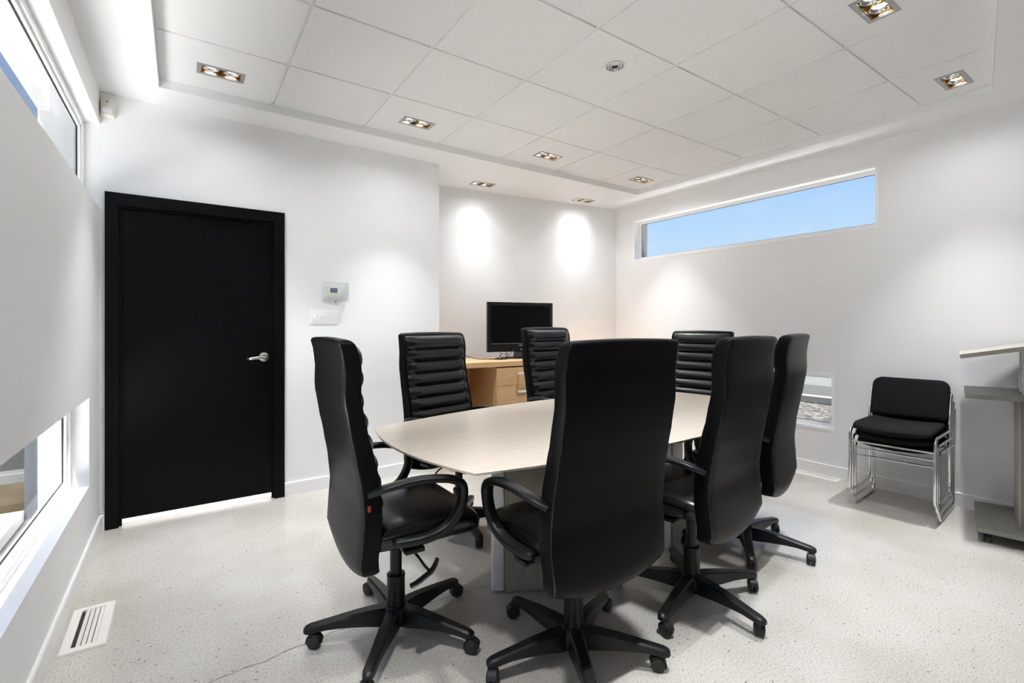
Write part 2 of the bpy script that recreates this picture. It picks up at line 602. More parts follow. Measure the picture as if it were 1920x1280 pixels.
def window(name, y0, y1, z0, z1, sgn, loc, rot, label, ins=0.0005):
    """Recessed window: white frame 74 mm behind the wall face; sgn is the outward x direction."""
    root = struct(empty(name, loc, rot), label)
    xa, xb = 0.072 * sgn, 0.112 * sgn
    bm = bmesh.new()
    slab(bm, rect(y0 + ins, y1 - ins, z0 + ins, z1 - ins), [rect(y0 + .034, y1 - .034, z0 + .034, z1 - .034)], xa, xb, 'YZ')
    obj('window_frame', bm, 'vinyl', root)
    bm = bmesh.new()
    slab(bm, rect(y0 + .034, y1 - .034, z0 + .034, z1 - .034), [rect(y0 + .050, y1 - .050, z0 + .050, z1 - .050)], xa + .012 * sgn, xb, 'YZ')
    obj('sash', bm, 'vinyl', root)
    bm = bmesh.new()
    slab(bm, rect(y0 + .050, y1 - .050, z0 + .050, z1 - .050), [rect(y0 + .0535, y1 - .0535, z0 + .0535, z1 - .0535)], xa + .0235 * sgn, xa + .0305 * sgn, 'YZ')
    obj('gasket', bm, 'gasket', root)
    bm = bmesh.new()
    x = xa + .026 * sgn
    box(bm, min(x, x + .005 * sgn), max(x, x + .005 * sgn), y0 + .0525, y1 - .0525, z0 + .0525, z1 - .0525)
    obj('pane', bm, 'glass', root)
    if ins > .01:
        bm = bmesh.new()
        slab(bm, rect(y0, y1, z0, z1), [rect(y0 + TR, y1 - TR, z0 + TR, z1 - TR)], -.004 * sgn, -.0002 * sgn, 'YZ')
        obj('bead', bm, 'bead', root)
    return root

window('window_1', LY1, -0.0015, Z2a, Z2b, -1, LP, LR, 'high ribbon window with white frame along the left wall')
window('window_2', LY1, LY0, Z1a, Z1b, -1, LP, LR, 'low ribbon window with white frame and sill on the left wall')
window('window_3', WY0, WY1, WZ0, WZ1, 1, (XR, 0, 0), 0, 'high strip window showing blue sky on the right wall', TR + .0005)
window('window_4', VY0, VY1, VZ0, VZ1, 1, (XR, 0, 0), 0, 'low window showing gravel on the right wall behind the chairs', TR + .0005)

# dropped ceiling border with the tray opening, holes for the alcove lights
TRAY = [(-0.095, 3.535), (4.085, 3.482), (4.081, 0.718), (-0.110, -0.082)]
FIX_A = [(2.501, 4.103, -0.10), (3.762, 3.985, -0.14)]
def rrect(cx, cy, a, hx, hy):
    c, s = math.cos(a), math.sin(a)
    return [(cx + c * x - s * y, cy + s * x + c * y) for x, y in ((-hx, -hy), (hx, -hy), (hx, hy), (-hx, hy))]
HX, HY = 0.108, 0.053
bm = bmesh.new()
slab(bm, [(-0.56, -1.4), (4.50, -1.4), (4.50, 4.62), (-0.56, 4.62)], [TRAY] + [rrect(x, y, a, HX, HY) for x, y, a in FIX_A], ZC, 2.745)
ceiling = struct(obj('ceiling', bm, 'wall'), 'white dropped ceiling border around a tiled tray')
bm = B(-0.62, 4.62, -1.6, 4.75, 2.95, 3.05)
struct(obj('roof_slab', bm, 'ext_white'), 'roof deck above the ceiling')

# ceiling tiles: grid measured from the photograph (601 x 612 mm modules, turned -0.6 degrees)
GROT = -0.01068
GX0, GDX, GY0, GDY = 0.4772, 0.6042, 1.0987, 0.6155
gc, gs = math.cos(GROT), math.sin(GROT)
def gpt(i, j):
    x, y = GX0 + GDX * i, GY0 + GDY * j
    return (gc * x - gs * y, gs * x + gc * y)
def ginv(x, y):
    X, Y = gc * x + gs * y, -gs * x + gc * y
    return ((X - GX0) / GDX, (Y - GY0) / GDY)

def clip(poly, a, b):
    """keep the part of poly left of the directed line a->b"""
    out = []
    def side(p):
        return (b[0] - a[0]) * (p[1] - a[1]) - (b[1] - a[1]) * (p[0] - a[0])
    for i in range(len(poly)):
        p, q = poly[i], poly[(i + 1) % len(poly)]
        sp, sq = side(p), side(q)
        if sp >= 0:
            out.append(p)
        if (sp > 0 > sq) or (sp < 0 < sq):
            t = sp / (sp - sq)
            out.append((p[0] + (q[0] - p[0]) * t, p[1] + (q[1] - p[1]) * t))
    return out
def clip_tray(poly, inset=0.002):
    cx, cy = 2.0, 1.9
    T = []
    for x, y in TRAY:
        d = math.hypot(x - cx, y - cy)
        T.append((x - (x - cx) / d * inset, y - (y - cy) / d * inset))
    T = T[::-1]     # counter-clockwise
    for k in range(4):
        poly = clip(poly, T[k], T[(k + 1) % 4])
        if len(poly) < 3:
            return []
    return poly

FIX_T = [(0.205, 3.258), (1.422, 3.246), (2.632, 3.231), (3.838, 3.222), (0.21, 0.87), (1.425, 0.868), (2.639, 0.855), (3.818, 0.840)]
VENT = (2.029, 1.891)
holes = {}
for x, y in FIX_T:
    u, v = ginv(x, y)
    holes.setdefault((math.floor(u), math.floor(v)), []).append(rrect(x, y, GROT, HX, HY))
G = 0.0075
for i in range(-2, 7):
    for j in range(-3, 5):
        pts = []
        for di, dj, sx, sy in ((0, 0, 1, 1), (1, 0, -1, 1), (1, 1, -1, -1), (0, 1, 1, -1)):
            x, y = gpt(i + di, j + dj)
            pts.append((x + sx * G, y + sy * G))
        pts = clip_tray(pts)
        if len(pts) < 3:
            continue
        ar = abs(sum(pts[k][0] * pts[(k + 1) % len(pts)][1] - pts[(k + 1) % len(pts)][0] * pts[k][1] for k in range(len(pts)))) / 2
        if ar < 0.004:
            continue
        bm = bmesh.new()
        slab(bm, pts, holes.get((i, j), []), ZT + random.uniform(-.0008, .0008), ZT + 0.018)
        obj('ceiling_tile', bm, 'tile', ceiling)
# tee bars (slightly above the tile faces)
def tee(poly, z):
    poly = clip_tray(poly, 0.0005)
    if len(poly) < 3:
        return
    bm = bmesh.new()
    slab(bm, poly, [], z, z + 0.012)
    obj('ceiling_tee', bm, 'tee', ceiling)
hw = 0.012
for i in range(-1, 7):
    (x0, y0), (x1, y1) = gpt(i, -3), gpt(i, 5)
    tee([(x0 - hw, y0), (x0 + hw, y0), (x1 + hw, y1), (x1 - hw, y1)], ZT + 0.0095)
for j in range(-2, 5):
    (x0, y0), (x1, y1) = gpt(-2, j), gpt(8, j)
    tee([(x0, y0 - hw), (x1, y1 - hw), (x1, y1 + hw), (x0, y0 + hw)], ZT + 0.0080)
# wall angle around the tray
bm = bmesh.new()
slab(bm, [(-0.13, -0.12), (4.12, 0.68), (4.12, 3.52), (-0.13, 3.57)], [[(-0.082, -0.062), (4.067, 0.73), (4.070, 3.466), (-0.082, 3.519)]], ZT + 0.0052, ZT + 0.016)
obj('edge_trim', bm, 'tee', ceiling)

# baseboards
def baseboard(name, p0, p1, nrm, label):
    (x0, y0), (x1, y1) = p0, p1
    t = 0.013
    bm = bmesh.new()
    prof = [(0, 0), (t, 0), (t, 0.092), (t - 0.004, 0.098), (0, 0.098)]
    rings = [[(x + nrm[0] * a, y + nrm[1] * a, z) for a, z in prof] for x, y in ((x0, y0), (x1, y1))]
    loft(bm, rings)
    return struct(obj(name, bm, 'trim'), label)
baseboard('baseboard_back', (0.634, YD), (AX, YD), (0, -1), 'white baseboard right of the door')
baseboard('baseboard_corner', (XL, YD), (-0.368, YD), (0, -1), 'short white baseboard piece between corner and door')
baseboard('baseboard_alcove', (AX, alc_y(AX)), (XR, alc_y(XR)), (0, -1), 'white baseboard along the alcove')
baseboard('baseboard_right', (XR, -0.2), (XR, alc_y(XR)), (-1, 0), 'white baseboard along the right wall')
bm = bmesh.new()
loft(bm, [[(a, y, z) for a, z in ((0, 0), (.013, 0), (.013, .092), (.009, .098), (0, .098))] for y in (0.0, -5.0)])
struct(obj('baseboard_left', bm, 'trim', None, LP, LR), 'white baseboard under the low left window')

# ------------------------------------------------------------------ door
door = struct(empty('door_1', (0, YD, 0)), 'black flush door in a black frame')
FX0, FX1, FZ1 = -0.367, 0.633, 2.060
bm = bmesh.new()
slab(bm, [(FX0, 0), (DX0, 0), (DX0, DZ1), (DX1, DZ1), (DX1, 0), (FX1, 0), (FX1, FZ1), (FX0, FZ1)], [], -0.016, 0.0, 'XZ')
bmesh.ops.bevel(bm, geom=[e for e in bm.edges if abs(e.verts[0].co.y + .016) < 1e-4 and abs(e.verts[1].co.y + .016) < 1e-4 and len(e.link_faces) == 2 and e.calc_face_angle(0) > 0.5], offset=0.003, segments=2, affect='EDGES')
obj('door_frame', bm, 'black_paint', door)
bm = bmesh.new()
slab(bm, [(DX0 - .029, 0), (DX0, 0), (DX0, DZ1), (DX1, DZ1), (DX1, 0), (DX1 + .029, 0), (DX1 + .029, DZ1 + .029), (DX0 - .029, DZ1 + .029)], [], 0.0, 0.139, 'XZ')
obj('door_jamb', bm, 'black_paint', door)
bm = bmesh.new()
s_ = 0.014
slab(bm, [(DX0, 0), (DX0 + s_, 0), (DX0 + s_, DZ1 - s_), (DX1 - s_, DZ1 - s_), (DX1 - s_, 0), (DX1, 0), (DX1, DZ1), (DX0, DZ1)], [], 0.012, 0.030, 'XZ')
obj('door_stop', bm, 'black_paint', door)
bm = B(DX0 + .003, DX1 - .003, 0.032, 0.076, 0.036, DZ1 - .003, bev=.0015)
obj('door_leaf', bm, 'black_paint', door)
hnd = empty('lever_handle', (0.503, 0.032, 1.018))
hnd.parent = door
bm = bmesh.new()
lathe(bm, [(0.0, -0.001), (0.034, -0.001), (0.034, -0.006), (0.031, -0.011), (0.018, -0.015), (0.0, -0.016)], 32, axis='Y')
obj('rose', bm, 'satin', hnd, smooth=40)
bm = bmesh.new()
sweep(bm, smooth_path([(0, -.012, 0), (0, -.035, 0), (-.004, -.050, 0), (-.020, -.058, 0), (-.06, -.060, -.003), (-.088, -.058, -.006), (-.098, -.050, -.006), (-.106, -.040, -.005)], 4),
      [.011] * 8 + [.010] * 8 + [.009] * 8 + [.0085] * 5, [.011] * 8 + [.008] * 8 + [.006] * 8 + [.005] * 5, n=12, side=(0, 0, 1), power=3)
obj('lever', bm, 'satin', hnd, smooth=40)

# ================================================================== THINGS FIXED TO WALLS AND CEILING
def light_fixture(x, y, z, rot, label, group, spot=0.0, power=LAMP_W):
    root = tag(empty('recessed_spotlight', (x, y, z), rot), label, 'ceiling light', group)
    bm = bmesh.new()
    slab(bm, rect(-.119, .119, -.064, .064), [rect(-.101, .101, -.046, .046)], -0.0035, -0.0003)
    bm2 = bm
    slab(bm2, rect(-.1065, .1065, -.0515, .0515), [rect(-.101, .101, -.046, .046)], -0.0003, 0.05)
    obj('trim_frame', bm, 'trim_metal', root)
    bm = bmesh.new()
    # open-bottomed housing
    slab(bm, rect(-.1005, .1005, -.0455, .0455), [rect(-.097, .097, -.042, .042)], 0.002, 0.090)
    box(bm, -.1005, .1005, -.0455, .0455, 0.0905, 0.096)
    obj('housing', bm, 'gold', root)
    bm = B(-.006, .006, -.0415, .0415, 0.022, 0.088)
    obj('divider', bm, 'dark_metal', root)
    for s in (-1, 1):
        cx = 0.051 * s
        bm = bmesh.new()
        prof = [(.0405, .016), (.0415, .014), (.0405, .012), (.037, .013), (.030, .026), (.022, .034), (.024, .037), (.033, .030), (.0405, .016)]
        rings = [[(cx + r * math.cos(2 * PI * k / 28), r * math.sin(2 * PI * k / 28), zz) for k in range(28)] for r, zz in prof]
        loft(bm, rings, cap=False)
        bmesh.ops.remove_doubles(bm, verts=bm.verts[:], dist=1e-6)
        bulb = obj('bulb', bm, 'chrome', root, smooth=50)
        bm = bmesh.new()
        lathe(bm, [(0.0, .0225), (.014, .0230), (.027, .0265), (.027, .0285), (0.0, .0285)], 24, (cx, 0))
        obj('lens', bm, 'lamp', bulb, smooth=50)
    for nm, en, sp in (('lamp_beam', power * 2, 70), ('lamp_spill', SPILL_W * 2 * power / LAMP_W, 150)):
        ld = bpy.data.lights.new(nm, 'AREA')
        ld.shape = 'RECTANGLE'
        ld.size = 0.16
        ld.size_y = 0.055
        ld.energy = en
        ld.spread = R(sp)
        ld.color = LAMP_COL
        lo = bpy.data.objects.new(nm, ld)
        COL.objects.link(lo)
        lo.parent = root
        lo.location = (0, 0, -0.004)
    if spot:
        ld = bpy.data.lights.new('lamp_wash', 'SPOT')
        ld.energy = spot * 2
        ld.color = LAMP_COL
        ld.spot_size = R(116)
        ld.spot_blend = 0.55
        ld.shadow_soft_size = 0.03
        lo = bpy.data.objects.new('lamp_wash', ld)
        COL.objects.link(lo)
        lo.parent = root
        lo.location = (0, 0, -0.004)
    return root

GT = 'twin recessed spotlights in the tiled ceiling'
TL = ['twin recessed spotlight in the tile nearest the black door, furthest left',
      'twin recessed spotlight above the left far chair, second from the door',
      'twin recessed spotlight above the television side, third along the far tile row',
      'twin recessed spotlight in the far tray corner by the high right window',
      'twin recessed spotlight in the near tile row by the left window wall',
      'twin recessed spotlight in the near tile row, second from the left window wall',
      'largest twin recessed spotlight, cut by the top edge of the photo',
      'twin recessed spotlight in the tray corner at upper right, nearest the lectern']
for (x, y), lb in zip(FIX_T, TL):
    light_fixture(x, y, ZT, GROT, lb, GT)
light_fixture(FIX_A[0][0], FIX_A[0][1], ZC, FIX_A[0][2], 'twin spotlight in the plain alcove ceiling nearer the door wall corner', 'alcove spotlights', 2.4, LAMP_W * 0.28)
light_fixture(FIX_A[1][0], FIX_A[1][1], ZC, FIX_A[1][2], 'twin spotlight in the plain alcove ceiling nearer the right wall', 'alcove spotlights', 2.4, LAMP_W * 0.28)

# round ceiling diffuser
dif = tag(empty('ceiling_diffuser', (VENT[0], VENT[1], ZT)), 'small round ringed diffuser in a ceiling tile above the table', 'ceiling vent')
bm = bmesh.new()
lathe(bm, [(0.0, -.0010), (.0525, -.0010), (.0525, -.0025), (0.0, -.0025)], 32)
obj('backing', bm, 'slot', dif)
for r0, r1 in ((.0475, .055), (.034, .041), (.021, .0265)):
    bm = bmesh.new()
    rings = [[(r * math.cos(2 * PI * k / 36), r * math.sin(2 * PI * k / 36), z) for k in range(36)] for r, z in ((r0, -.0026), (r1, -.0026), (r1, -.0055), (r0, -.0070), (r0, -.0026))]
    loft(bm, rings, cap=False)
    bmesh.ops.remove_doubles(bm, verts=bm.verts[:], dist=1e-6)
    obj('ring', bm, 'tee', dif, smooth=40)
for k in range(4):
    a = PI / 4 + k * PI / 2
    bm = bmesh.new()
    cyl(bm, (.018 * math.cos(a), .018 * math.sin(a), -.0050), (.052 * math.cos(a), .052 * math.sin(a), -.0050), .0022, 8)
    obj('spoke', bm, 'tee', dif)
bm = bmesh.new()
cyl(bm, (.016, -.012, -.003), (.016, -.012, -.026), .0012, 8)
obj('lever', bm, 'slot', dif)

# motion sensor in the corner
pir = tag(empty('motion_sensor', (-0.352, YD, 2.512)), 'small off-white motion sensor high in the corner left of the door', 'sensor')
bm = bmesh.new()
rings = []
for z, dep, hwid in ((0, .034, .030), (.006, .046, .034), (.03, .053, .036), (.080, .050, .036), (.108, .034, .033), (.116, .022, .029)):
    ring = [(-hwid, -.0005, z)]
    for k in range(9):
        a = PI * k / 8
        ring.append((-hwid * math.cos(a), -.012 - (dep - .012) * math.sin(a) ** 0.7, z))
    ring.append((hwid, -.0005, z))
    rings.append(ring)
loft(bm, rings)
obj('housing', bm, 'cream', pir, smooth=35)
bm = B(-.003, .003, -.0545, -.0480, 0.076, 0.083, bev=.001)
obj('indicator', bm, 'slot', pir)
bm = B(-.022, .022, -.0545, -.046, 0.016, 0.044, bev=.003)
obj('lens', bm, 'white_plastic', pir)

# thermostat under clear guard
th = tag(empty('thermostat', (0.985, YD, 1.500)), 'white wall thermostat with small grey display inside a clear guard', 'thermostat')
bm = B(-.060, .060, -.026, -.0005, -.046, .046, bev=.005)
obj('body', bm, 'cream', th, smooth=40)
bm = B(-.036, .018, -.0275, -.0262, -.006, .030, bev=.0004)
obj('display', bm, 'lcd', th)
for k in range(4):
    bm = B(-.036 + k * .018, -.025 + k * .018, -.028, -.0255, -.026, -.018, bev=.001)
    obj('button', bm, 'white_plastic', th)
bm = bmesh.new()
slab(bm, rect(-.094, .094, -.071, .071), [rect(-.090, .090, -.067, .067)], -.060, -.0005, 'XZ')
box(bm, -.094, .094, -.064, -.0602, -.071, .071)
obj('clear_guard', bm, 'acrylic', th)
bm = bmesh.new()
cyl(bm, (.004, -.030, -.0712), (.004, -.030, -.080), .0045, 12)
obj('lock', bm, 'slot', th)

# switch plate
sw = tag(empty('light_switch', (0.910, YD, 1.310)), 'white four-gang toggle switch plate below the thermostat', 'light switch')
bm = B(-.105, .105, -.0065, -.0003, -.055, .055, bev=.003)
obj('plate', bm, 'white_plastic', sw, smooth=40)
for k in range(4):
    x = -.0675 + .045 * k
    up = 1 if k else -1
    bm = bmesh.new()
    loft(bm, [[(x - .005, -.006, up * -.004 - .009), (x + .005, -.006, up * -.004 - .009), (x + .005, -.006, up * -.004 + .009), (x - .005, -.006, up * -.004 + .009)],
              [(x - .004, -.021, up * .010 - .004), (x + .004, -.021, up * .010 - .004), (x + .004, -.021, up * .010 + .004), (x - .004, -.021, up * .010 + .004)]])
    obj('toggle', bm, 'white_plastic', sw)

# floor registers
def register(x0, x1, y0, y1, label, nsl, closed_first):
    root = tag(empty('floor_register', ((x0 + x1) / 2, (y0 + y1) / 2, 0)), label, 'floor vent', 'floor registers')
    hx, hy = (x1 - x0) / 2, (y1 - y0) / 2
    w = 0.034
    bm = bmesh.new()
    prof_o = rect(-hx, hx, -hy, hy)
    prof_i = rect(-hx + w, hx - w, -hy + w, hy - w)
    rings = []
    for lp, z in ((prof_o, .0008), (rect(-hx + .004, hx - .004, -hy + .004, hy - .004), .0075), (prof_i, .0085), (prof_i, .001)):
        rings.append([(x, y, z) for x, y in lp])
    loft(bm, rings, cap=False)
    obj('frame', bm, 'register', root)
    bm = B(-hx + w, hx - w, -hy + w, hy - w, .0004, .0012)
    obj('backing', bm, 'slot', root)
    span = 2 * (hx - w)
    for k in range(nsl):
        x = -hx + w + .012 + (span - .012) * (k + 0.5) / nsl
        bm = bmesh.new()
        h = (span - .012) / nsl * 1.15
        loft(bm, [[(x - h * .40, y, .0030), (x - h * .05, y, .0074), (x + h * .34, y, .0050), (x + h * .34, y, .0032), (x - h * .05, y, .0056), (x - h * .40, y, .0014)] for y in (-hy + w, hy - w)])
        obj('slat', bm, 'register', root)
    return root
reg = register(-0.374, -0.229, 2.436, 2.797, 'white louvred floor register beside the left wall', 4, True)
reg2 = register(4.262, 4.386, 1.635, 2.260, 'long white floor register under the low right window', 2, False)

# ================================================================== CHAIRS
def build_chair():
    root = empty('office_chair')
    REAR = [(0.34, .200), (0.39, .213), (0.50, .206), (0.60, .200), (0.70, .210), (0.80, .228), (0.90, .248), (1.00, .264), (1.08, .262), (1.14, .268), (1.195, .282)]
    FRONT = [(0.34, .142), (0.40, .150), (0.50, .142), (0.60, .138), (0.71, .146), (0.80, .165), (0.88, .186), (1.00, .208), (1.10, .205), (1.16, .215), (1.20, .236)]
    HWD = [(0.34, .250), (0.40, .258), (0.52, .265), (0.65, .261), (0.80, .257), (0.95, .256), (1.08, .255), (1.16, .254), (1.20, .248)]
    # shell: lofted rounded sections
    def section(z, inset, zfun):
        ur, uf, hw_ = lerp_table(REAR, z), lerp_table(FRONT, z), lerp_table(HWD, z)
        c, h = (ur + uf) / 2, max((ur - uf) / 2 - inset, 0.004)
        w = hw_ - inset
        r = min(h * 0.55, 0.006)
        pts = []
        for cx, cy, a0 in ((-(c + h) + r, -w + r, PI), (-(c - h) - r, -w + r, 1.5 * PI), (-(c - h) - r, w - r, 0), (-(c + h) + r, w - r, 0.5 * PI)):
            for k in range(4):
                a = a0 + (PI / 2) * k / 3
                pts.append((cx + r * math.cos(a), cy + r * math.sin(a)))
        # subdivide long edges (front and rear faces) so the bottom can curve
        out = []
        for i in range(len(pts)):
            p, q = pts[i], pts[(i + 1) % len(pts)]
            out.append(p)
            if abs(p[1] - q[1]) > 0.1:
                for k in range(1, 10):
                    t = k / 10
                    out.append((p[0] + (q[0] - p[0]) * t, p[1] + (q[1] - p[1]) * t))
        res = []
        for x, y in out:
            t = abs(y) / 0.255
            bow = 0.006 * (1 - t * t)          # rear/front faces slightly bowed
            res.append((x - bow, y, zfun(z, y)))
        return res
    def zf(z, y):
        drop = 0.045 * (min(1, abs(y) / 0.25) ** 2.2)
        k = max(0.0, 1 - (z - 0.34) / 0.22)
        crown = 0.006 * (1 - (abs(y) / 0.24) ** 2) * max(0, (z - 1.1) / 0.1)
        return z + drop * k + crown
    rings = [section(0.342, 0.010, zf), section(0.346, 0.004, zf)]
    N = 26
    for i in range(N + 1):
        rings.append(section(0.352 + (1.180 - 0.352) * i / N, 0.0, zf))
    rings += [section(1.188, 0.002, zf), section(1.193, 0.006, zf), section(1.196, 0.013, zf)]
    bm = bmesh.new()
    loft(bm, rings)
    shell = obj('backrest', bm, 'leather_rear', root, smooth=42)
    # stitched welt along the rear edges
    for s in (-1, 1):
        pth = []
        for i in range(25):
            z = 0.356 + (1.186 - 0.356) * i / 24
            y = s * (lerp_table(HWD, z) - .0035)
            pth.append((-(lerp_table(REAR, z)) + .002, y, zf(z, y)))
        bm = bmesh.new()
        sweep(bm, pth, .0027, n=6)
        obj('welt', bm, 'leather', shell, smooth=60)
    # padded ribs on the front
    bm = bmesh.new()
    edges = [1.180, 1.095]
    while edges[-1] > 0.62:
        edges.append(edges[-1] - 0.0735)
    edges.append(0.535)
    prof = []
    for a, b in zip(edges[:-1], edges[1:]):
        for k in range(6):
            t = k / 6
            prof.append((a + (b - a) * t, 0.003 + 0.021 * (math.sin(PI * t) ** 0.6 if 0 < t < 1 else 0)))
    prof.append((edges[-1], 0.003))
    ny = 14
    grid = []
    for z, bul in prof:
        row = []
        hw_ = lerp_table(HWD, z) - 0.016
        uf = lerp_table(FRONT, z)
        for k in range(ny + 1):
            t = -1 + 2 * k / ny
            y = hw_ * t
            fall = (1 - abs(t) ** 8) ** 0.5 if abs(t) < 1 else 0
            x = -(uf + 0.006 * (1 - t * t)) + bul * fall - 0.003 * (1 - fall)
            row.append(bm.verts.new((x + 0.001, y, z)))
        grid.append(row)
    for r0, r1 in zip(grid[:-1], grid[1:]):
        for k in range(ny):
            bm.faces.new([r0[k], r0[k + 1], r1[k + 1], r1[k]])
    # close it behind
    back = [bm.verts.new((v.co.x - 0.022, v.co.y * 0.99, v.co.z)) for v in grid[0]]
    back2 = [bm.verts.new((v.co.x - 0.022, v.co.y * 0.99, v.co.z)) for v in grid[-1]]
    for k in range(ny):
        bm.faces.new([grid[0][k], back[k], back[k + 1], grid[0][k + 1]])
        bm.faces.new([grid[-1][k + 1], back2[k + 1], back2[k], grid[-1][k]])
    obj('back_cushion', bm, 'leather', root, smooth=60)
    # seat cushion
    bm = bmesh.new()
    rings = []
    XS = [(-.155, .440, .500, .205), (-.150, .436, .515, .222), (-.13, .434, .528, .234), (-.08, .432, .536, .240), (0, .432, .541, .244), (.08, .432, .543, .247),
          (.15, .431, .540, .248), (.20, .430, .533, .246), (.235, .430, .521, .240), (.258, .434, .505, .228), (.270, .444, .488, .208), (.274, .456, .472, .180)]
    for x, zb, zt, hw_ in XS:
        ring = []
        zm, hh = (zb + zt) / 2, (zt - zb) / 2
        for k in range(28):
            a = 2 * PI * k / 28
            c, d = math.cos(a), math.sin(a)
            y = hw_ * math.copysign(abs(c) ** 0.32, c)
            zz = zm + hh * math.copysign(abs(d) ** 0.5, d)
            if d > 0:
                zz += 0.012 * (1 - (y / hw_) ** 2) * (0.4 + 0.6 * min(1, (0.28 - x) / 0.1))
            ring.append((x, y, zz))
        rings.append(ring)
    loft(bm, rings)
    seat = obj('seat', bm, 'leather', root, smooth=60)
    # piping along the seat edge
    pth = []
    for x, zb, zt, hw_ in XS[2:-2]:
        pth.append((x, -(hw_ + .0005), zb + (zt - zb) * 0.64))
    pth += [(.2705, -.16, .482), (.2735, 0, .482), (.2705, .16, .482)]
    for x, zb, zt, hw_ in reversed(XS[2:-2]):
        pth.append((x, hw_ + .0005, zb + (zt - zb) * 0.64))
    bm = bmesh.new()
    sweep(bm, pth, .0028, n=6)
    obj('piping', bm, 'leather', seat, smooth=60)
    # armrests
    for s in (-1, 1):
        P_ = [(-.185, .258, .668), (-.150, .276, .682), (-.105, .285, .692), (-.04, .288, .698), (.025, .289, .696), (.085, .288, .687), (.130, .287, .672), (.155, .284, .650),
              (.160, .282, .612), (.150, .280, .570), (.124, .277, .527), (.088, .273, .499), (.045, .268, .484), (.0, .264, .478), (-.045, .260, .478), (-.085, .256, .480), (-.098, .254, .481)]
        A_ = [.014, .020, .023, .025, .025, .025, .024, .023, .022, .022, .022, .022, .023, .024, .024, .021, .010]
        B_ = [.010, .011, .012, .013, .013, .014, .016, .017, .017, .017, .017, .017, .017, .017, .017, .015, .008]
        pts = smooth_path([(x, s * y, z) for x, y, z in P_], 3)
        def up(L):
            o = []
            for a, b in zip(L[:-1], L[1:]):
                o += [a + (b - a) * k / 3 for k in range(3)]
            return o + [L[-1]]
        bm = bmesh.new()
        sweep(bm, pts, up(A_), up(B_), n=14, side=(0, 1, 0), power=2.8)
        arm = obj('armrest', bm, 'plastic', root, smooth=60)
        bm = B(-.055, .02, min(s * .18, s * .258), max(s * .18, s * .258), .426, .444, bev=.005)
        obj('arm_bracket', bm, 'plastic', arm, smooth=40)
    # mechanism
    bm = B(-.13, .12, -.075, .075, .392, .436, bev=.012, seg=3)
    obj('tilt_mechanism', bm, 'plastic', root, smooth=40)
    bm = bmesh.new()
    lathe(bm, [(0, .395), (.020, .395), (.024, .380), (.024, .365), (.020, .358), (0, .357)], 20, (.085, -.03))
    obj('tension_knob', bm, 'plastic', root, smooth=40)
    bm = bmesh.new()
    sweep(bm, smooth_path([(-.02, -.06, .405), (.0, -.13, .402), (.015, -.19, .385), (.030, -.225, .358), (.040, -.24, .345)], 4), .0048, n=8)
    lev = obj('lever', bm, 'plastic', root, smooth=60)
    bm = bmesh.new()
    sweep(bm, smooth_path([(-.035, -.25, .312), (-.015, -.252, .316), (.02, -.252, .331), (.045, -.252, .345), (.062, -.252, .366), (.070, -.252, .386)], 4),
          [.009] + [.017] * 4 + [.018] * 8 + [.016] * 4 + [.013] * 3 + [.006], [.005] * 21, n=10, side=(0, 1, 0))
    obj('paddle', bm, 'plastic', lev, smooth=60)
    bm = bmesh.new()
    lathe(bm, [(0, .225), (.0235, .225), (.0235, .400), (0, .400)], 24)
    obj('gas_column', bm, 'plastic', root, smooth=40)
    bm = bmesh.new()
    lathe(bm, [(0, .055), (.030, .055), (.036, .085), (.0365, .112), (.0355, .226), (.0365, .228), (.0365, .240), (.033, .243), (0, .243)], 28)
    obj('column_sleeve', bm, 'plastic', root, smooth=40)
    bm = bmesh.new()
    lathe(bm, [(0, .040), (.040, .040), (.055, .055), (.058, .085), (.052, .108), (.040, .120), (0, .121)], 28)
    obj('hub', bm, 'plastic', root, smooth=40)
    # small red brand tag on the right flank
    bm = B(-.190, -.180, -.2655, -.2600, .612, .632, bev=.001)
    obj('tag', bm, 'red', root)
    return root

LEG_SECT = [(.030, .030, .050, .116), (.07, .031, .052, .117), (.11, .0285, .057, .1145), (.16, .0265, .062, .109), (.21, .0245, .0655, .102), (.26, .0225, .066, .0945),
            (.300, .0215, .062, .0885), (.325, .0205, .058, .0845), (.340, .016, .058, .080), (.347, .008, .060, .074)]
def build_leg():
    bm = bmesh.new()
    rings = []
    for x, w, zb, zt in LEG_SECT:
        wt = w * 0.72
        e_ = min(.006, (zt - zb) * .3)
        rings.append([(x, -w, zb), (x, -w, zb + e_), (x, -wt - .004, zt - e_), (x, -wt + .003, zt), (x, wt - .003, zt), (x, wt + .004, zt - e_), (x, w, zb + e_), (x, w, zb)])
    loft(bm, rings)
    return bm
def build_caster():
    bm = bmesh.new()
    # origin at the stem on the floor; wheels trail along -x by 18 mm
    cyl(bm, (0, 0, .040), (0, 0, .066), .009, 10)
    ox = -.018
    for s in (-1, 1):
        rings = []
        for r, y in ((.0, .0205), (.015, .0212), (.0165, .0195), (.0235, .0188), (.0255, .0155), (.0255, .0065), (.0235, .004), (0, .004)):
            rings.append([(ox + max(r, .0005) * math.cos(2 * PI * k / 20), s * y, .0258 + max(r, .0005) * math.sin(2 * PI * k / 20)) for k in range(20)])
        loft(bm, rings)
    # hood over the wheels
    rings = []
    for k in range(9):
        a = R(-25 + 190 * k / 8)
        c, d = math.cos(a), math.sin(a)
        rings.append([(ox + ro * c, yy, .0258 + ro * d) for ro, yy in ((.0268, -.018), (.0300, -.0155), (.0300, .0155), (.0268, .018))])
    loft(bm, rings)
    box(bm, ox - .012, 0.008, -.0035, .0035, .015, .048)
    return bm

